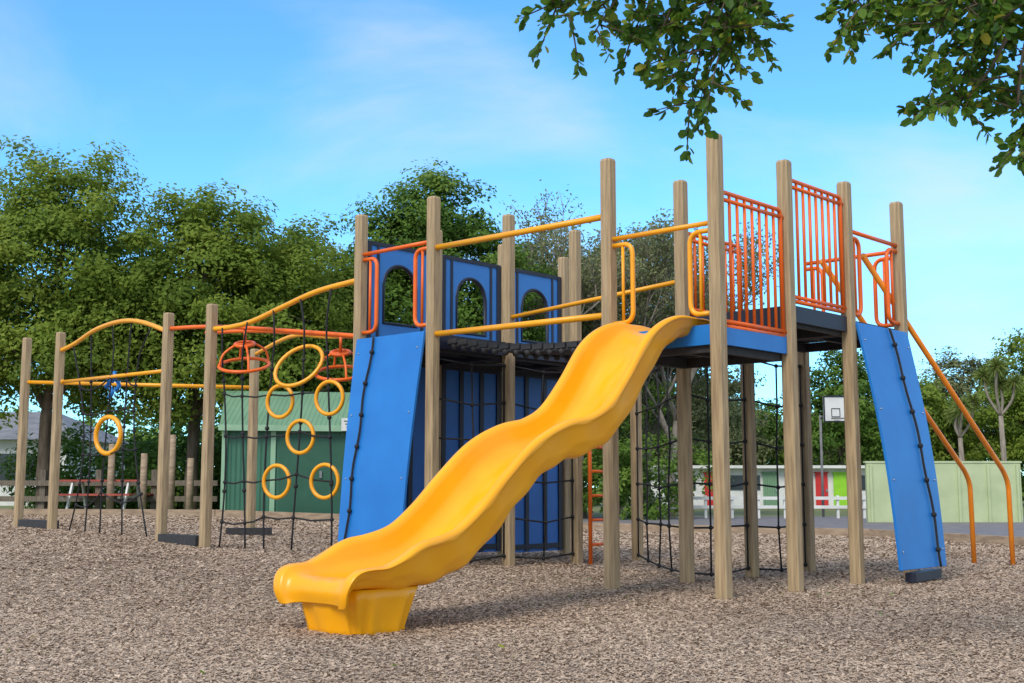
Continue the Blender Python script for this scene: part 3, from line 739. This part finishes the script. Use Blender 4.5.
# ------------------------------------------------------------------ built surroundings
def shed():
    ang=math.radians(10);ux=Vector((math.cos(ang),math.sin(ang),0));uy=Vector((-math.sin(ang),math.cos(ang),0));c=Vector((-4.62,26.0,.27))
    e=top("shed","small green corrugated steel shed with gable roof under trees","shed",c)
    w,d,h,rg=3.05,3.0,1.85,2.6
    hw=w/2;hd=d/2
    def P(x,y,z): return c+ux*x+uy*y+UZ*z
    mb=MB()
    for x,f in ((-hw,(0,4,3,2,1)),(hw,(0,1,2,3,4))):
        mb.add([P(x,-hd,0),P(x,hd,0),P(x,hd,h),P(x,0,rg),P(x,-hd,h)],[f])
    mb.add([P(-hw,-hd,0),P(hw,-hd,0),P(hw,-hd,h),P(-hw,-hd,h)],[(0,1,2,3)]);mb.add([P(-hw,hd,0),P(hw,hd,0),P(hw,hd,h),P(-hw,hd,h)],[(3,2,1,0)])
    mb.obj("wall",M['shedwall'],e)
    rb=MB()
    for s in (-1,1):
        a=P(-hw-.1,0,rg+.02);b=P(hw+.1,0,rg+.02);f=P(hw+.1,s*(hd+.15),h-.08);g=P(-hw-.1,s*(hd+.15),h-.08)
        rb.add([a,b,f,g,a+UZ*.05,b+UZ*.05,f+UZ*.05,g+UZ*.05],[(0,1,2,3),(7,6,5,4),(0,4,5,1),(1,5,6,2),(2,6,7,3),(3,7,4,0)])
    rb.obj("roof",M['shedroof'],e)
    for x in (-hw,-.55,hw):
        tb=MB();tb.box(P(x,-hd-.01,h/2-.03),ux*.1,uy*.06,UZ*(h-.1));tb.obj("trim",M['shedtrim'],e)
    tb=MB();tb.box(P(0,-hd-.19,h-.06),ux*(w+.24),uy*.05,UZ*.12);tb.obj("gutter",M['shedtrim'],e)
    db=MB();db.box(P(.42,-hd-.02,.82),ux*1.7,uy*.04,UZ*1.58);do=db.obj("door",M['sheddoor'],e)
    hb=MB();hb.box(P(.42,-hd-.06,.85),ux*.05,uy*.04,UZ*.14);hb.obj("handle",M['metal'],do)
    sb=MB();sb.box(P(1.02,-hd-.24,h+.02),ux*.40,uy*.02,UZ*.26);so=sb.obj("sign",M['white'],e)
    for k in range(3):
        lb=MB();lb.box(P(1.02,-hd-.255,h+.09-k*.06),ux*(.3-.05*k),uy*.006,UZ*.02);lb.obj("lettering",M['shedwall'],so)
shed()
def fence():
    e=top("timber_fence","low weathered timber post and rail fence beneath trees","fence",(-10,26.9,.26))
    for k in range(9):
        pb=MB();x=-16.8+k*1.25;pb.box((x,26.9,.7),(.12,0,0),(0,.12,0),(0,0,1.1));pb.obj("fence_post",M['fence'],e)
    for z in (.6,.95):
        pb=MB();pb.box((-11.8,26.8,z),(10.4,0,0),(0,.05,0),(0,0,.12));pb.obj("rail",M['fence'],e)
fence()
for x,h in [(-8.6,1.5),(-7.9,1.3),(-7.3,1.7),(-6.9,1.2)]:
    mb=MB();mb.tube([(x,25.6,.2),(x,25.6,.28+h)],[.08,.07],9);o=mb.obj("timber_bollard",M['timber']);tag(o,"round weathered timber bollard near green shed","bollard","bollards near the shed")
def table(x,y):
    z=gz(x,y)-.04;e=top("picnic_table","red painted picnic table with bench seats","picnic table",(x,y,z))
    t=MB()
    for k in range(5):t.box((x,y-.3+k*.15,z+.74),(1.7,0,0),(0,.13,0),(0,0,.04))
    t.obj("table_top",M['redtable'],e)
    for s in (-.72,.72):
        b=MB()
        for k in(-.07,.07): b.box((x,y+s+k,z+.44),(1.7,0,0),(0,.12,0),(0,0,.04))
        b.obj("seat",M['redtable'],e)
    for s in (-.6,.6):
        b=MB();b.box((x+s,y,z+.40),(.05,0,0),(0,1.5,0),(0,0,.08));b.box((x+s+.05,y-.45,z+.36),(.04,0,0),(0,.35,.7),(0,.08,-.04));b.box((x+s+.05,y+.45,z+.36),(.04,0,0),(0,-.35,.7),(0,.08,.04));b.obj("leg",M['white'],e)
table(-8.9,26.0)
def house():
    x,y=-18.6,42;e=top("house","low house with grey roof behind the trees","house",(x,y,.26));mb=MB()
    mb.box((x,y,1.3),(8,0,0),(0,6,0),(0,0,2.2));mb.obj("wall",M['white'],e)
    r=MB();a=[(x-4.4,y-3.4,2.4),(x+4.4,y-3.4,2.4),(x+4.4,y+3.4,2.4),(x-4.4,y+3.4,2.4),(x-2.5,y,3.5),(x+2.5,y,3.5)]
    r.add(a,[(0,1,5,4),(1,2,5),(2,3,4,5),(3,0,4),(3,2,1,0)]);r.obj("roof",M['roof'],e)
    for k in (-2.4,0,2.4):
        w=MB();w.box((x+k,y-3.03,1.5),(1.2,0,0),(0,.06,0),(0,0,.9));w.obj("window",M['glass'],e)
house()
def block():
    e=top("classroom_block","long low white school building with coloured doors","school building",(12,50,0));y=50
    x0,x1=5.8,15.9;mb=MB();mb.box(((x0+x1)/2,y+2,.82),(x1-x0,0,0),(0,4,0),(0,0,1.64));mb.obj("wall",M['white'],e)
    r=MB();r.box(((x0+x1)/2,y+1.9,1.7),(x1-x0+.4,0,0),(0,4.6,0),(0,0,.12));r.obj("roof",M['white'],e)
    for x,w,m in [(12.95,.5,'red'),(13.85,.8,'lime'),(15.2,.45,'red'),(8.3,.5,'red'),(10.8,.6,'shedroof')]:
        d=MB();d.box((x,y-.03,.72),(w,0,0),(0,.06,0),(0,0,1.44));d.box((x,y-.05,1.47),(w+.1,0,0),(0,.06,0),(0,0,.06));do=d.obj("door",M[m],e)
        h=MB();h.box((x+w*.38,y-.09,.72),(.05,0,0),(0,.05,0),(0,0,.12));h.obj("handle",M['metal'],do)
    for x in (6.6,7.4,9.4,10.1,11.7,12.3,14.55):
        w=MB();w.box((x,y-.02,1.05),(.55,0,0),(0,.05,0),(0,0,.6));w.obj("window",M['glass'],e)
block()
def wall():
    mb=MB();mb.box((10.9,30.2,.72),(3.9,0,0),(0,.12,0),(0,0,1.5));
    for k in range(6):mb.box((9.05+k*.74,30.11,.7),(.06,0,0),(0,.05,0),(0,0,1.44))
    mb.box((10.9,30.2,1.49),(3.96,0,0),(0,.16,0),(0,0,.05))
    o=mb.obj("boundary_wall",M['palegreen']);tag(o,"low pale green panel wall beside the tarmac","wall")
wall()
def hoop():
    x,y=9.55,35;e=top("basketball_hoop","basketball hoop with white backboard on dark pole","basketball hoop",(x,y,0))
    mb=MB();mb.tube([(x-.3,y+.6,-.05),(x-.3,y+.6,3.0)],.04,8);mb.tube([(x-.3,y+.6,2.9),(x,y+.05,3.1)],.035,6);mb.obj("pole",M['roof'],e)
    mb=MB();mb.box((x,y,3.15),(.72,0,0),(0,.04,0),(0,0,.78));b=mb.obj("backboard",M['white'],e)
    f=MB();f.tube([(x-.34,y-.025,2.78),(x+.34,y-.025,2.78),(x+.34,y-.025,3.52),(x-.34,y-.025,3.52)],.03,4,closed=True,smooth=False)
    f.tube([(x-.12,y-.025,2.92),(x+.12,y-.025,2.92),(x+.12,y-.025,3.16),(x-.12,y-.025,3.16)],.016,4,closed=True,smooth=False)
    f.obj("marking",M['black'],b)
    r=MB();r.tube([(x+.2*math.cos(k*.449),y-.26+.2*math.sin(k*.449),2.86) for k in range(14)],.012,6,closed=True);r.obj("rim",M['roof'],e)
hoop()
def lowrail():
    e=top("low_fence","low white rail fence along the tarmac","fence",(6,34,0));mb=MB()
    for k in range(9):mb.box((4.0+k*.75,34,.3),(.07,0,0),(0,.07,0),(0,0,.65))
    for z in (.3,.55):mb.box((7,33.95,z),(6.2,0,0),(0,.04,0),(0,0,.09))
    mb.obj("rail",M['white'],e)
lowrail()

# ------------------------------------------------------------------ light, sky, camera
EL,AZ=math.radians(44),math.radians(208)
w=bpy.data.worlds.new("World");sc.world=w;w.use_nodes=True;nt=w.node_tree;N=nt.nodes;L=nt.links
bg=N["Background"];bg.inputs[1].default_value=.15
sky=N.new("ShaderNodeTexSky");sky.sky_type='NISHITA';sky.sun_disc=False;sky.sun_elevation=EL;sky.sun_rotation=AZ
sky.ozone_density=2.0;sky.air_density=1.0;sky.dust_density=.3
tc=N.new("ShaderNodeTexCoord");mp=N.new("ShaderNodeMapping");mp.inputs["Scale"].default_value=(1,1,2.2);mp.inputs["Rotation"].default_value=(.1,.5,1.9);mp.inputs["Location"].default_value=(.3,.1,.2)
L.new(tc.outputs["Generated"],mp.inputs[0])
no=N.new("ShaderNodeTexNoise");no.inputs["Scale"].default_value=2.3;no.inputs["Detail"].default_value=8;no.inputs["Roughness"].default_value=.52;no.inputs["Distortion"].default_value=.3
L.new(mp.outputs[0],no.inputs["Vector"])
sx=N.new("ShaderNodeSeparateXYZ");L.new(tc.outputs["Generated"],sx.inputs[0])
back=N.new("ShaderNodeMapRange");back.inputs[1].default_value=.6;back.inputs[2].default_value=-.3;back.inputs[3].default_value=0;back.inputs[4].default_value=.38  # extra cloud cover behind the camera, added as unseen white fill light
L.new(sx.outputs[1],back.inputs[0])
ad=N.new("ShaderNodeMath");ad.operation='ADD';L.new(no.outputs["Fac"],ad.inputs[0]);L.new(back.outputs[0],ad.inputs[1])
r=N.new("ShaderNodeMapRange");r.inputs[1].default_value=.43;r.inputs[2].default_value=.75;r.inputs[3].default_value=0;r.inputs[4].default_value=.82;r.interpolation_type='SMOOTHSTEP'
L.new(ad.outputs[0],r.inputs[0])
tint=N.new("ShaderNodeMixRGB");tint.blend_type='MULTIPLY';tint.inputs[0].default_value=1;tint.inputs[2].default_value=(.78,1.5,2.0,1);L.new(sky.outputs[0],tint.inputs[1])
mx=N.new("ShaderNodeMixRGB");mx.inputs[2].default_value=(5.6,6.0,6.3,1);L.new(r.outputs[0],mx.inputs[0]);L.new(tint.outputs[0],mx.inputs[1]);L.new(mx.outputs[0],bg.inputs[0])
d=Vector((math.sin(AZ)*math.cos(EL),math.cos(AZ)*math.cos(EL),math.sin(EL)))
sl=bpy.data.lights.new("sun","SUN");sl.energy=2.6;sl.angle=math.radians(22);sl.color=(1,.92,.80)
so=bpy.data.objects.new("sun",sl);so.rotation_euler=(-d).to_track_quat('-Z','Y').to_euler();so.location=(-5,-8,12);COL.objects.link(so)
cam=bpy.data.cameras.new("camera");cam.lens=41.7;cam.sensor_width=36;cam.clip_end=2000
co=bpy.data.objects.new("camera",cam);co.location=(0,0,.86);co.rotation_euler=(math.radians(97.0),0,0);COL.objects.link(co);sc.camera=co
sc.view_settings.view_transform='Standard';sc.view_settings.look='None';sc.view_settings.exposure=0
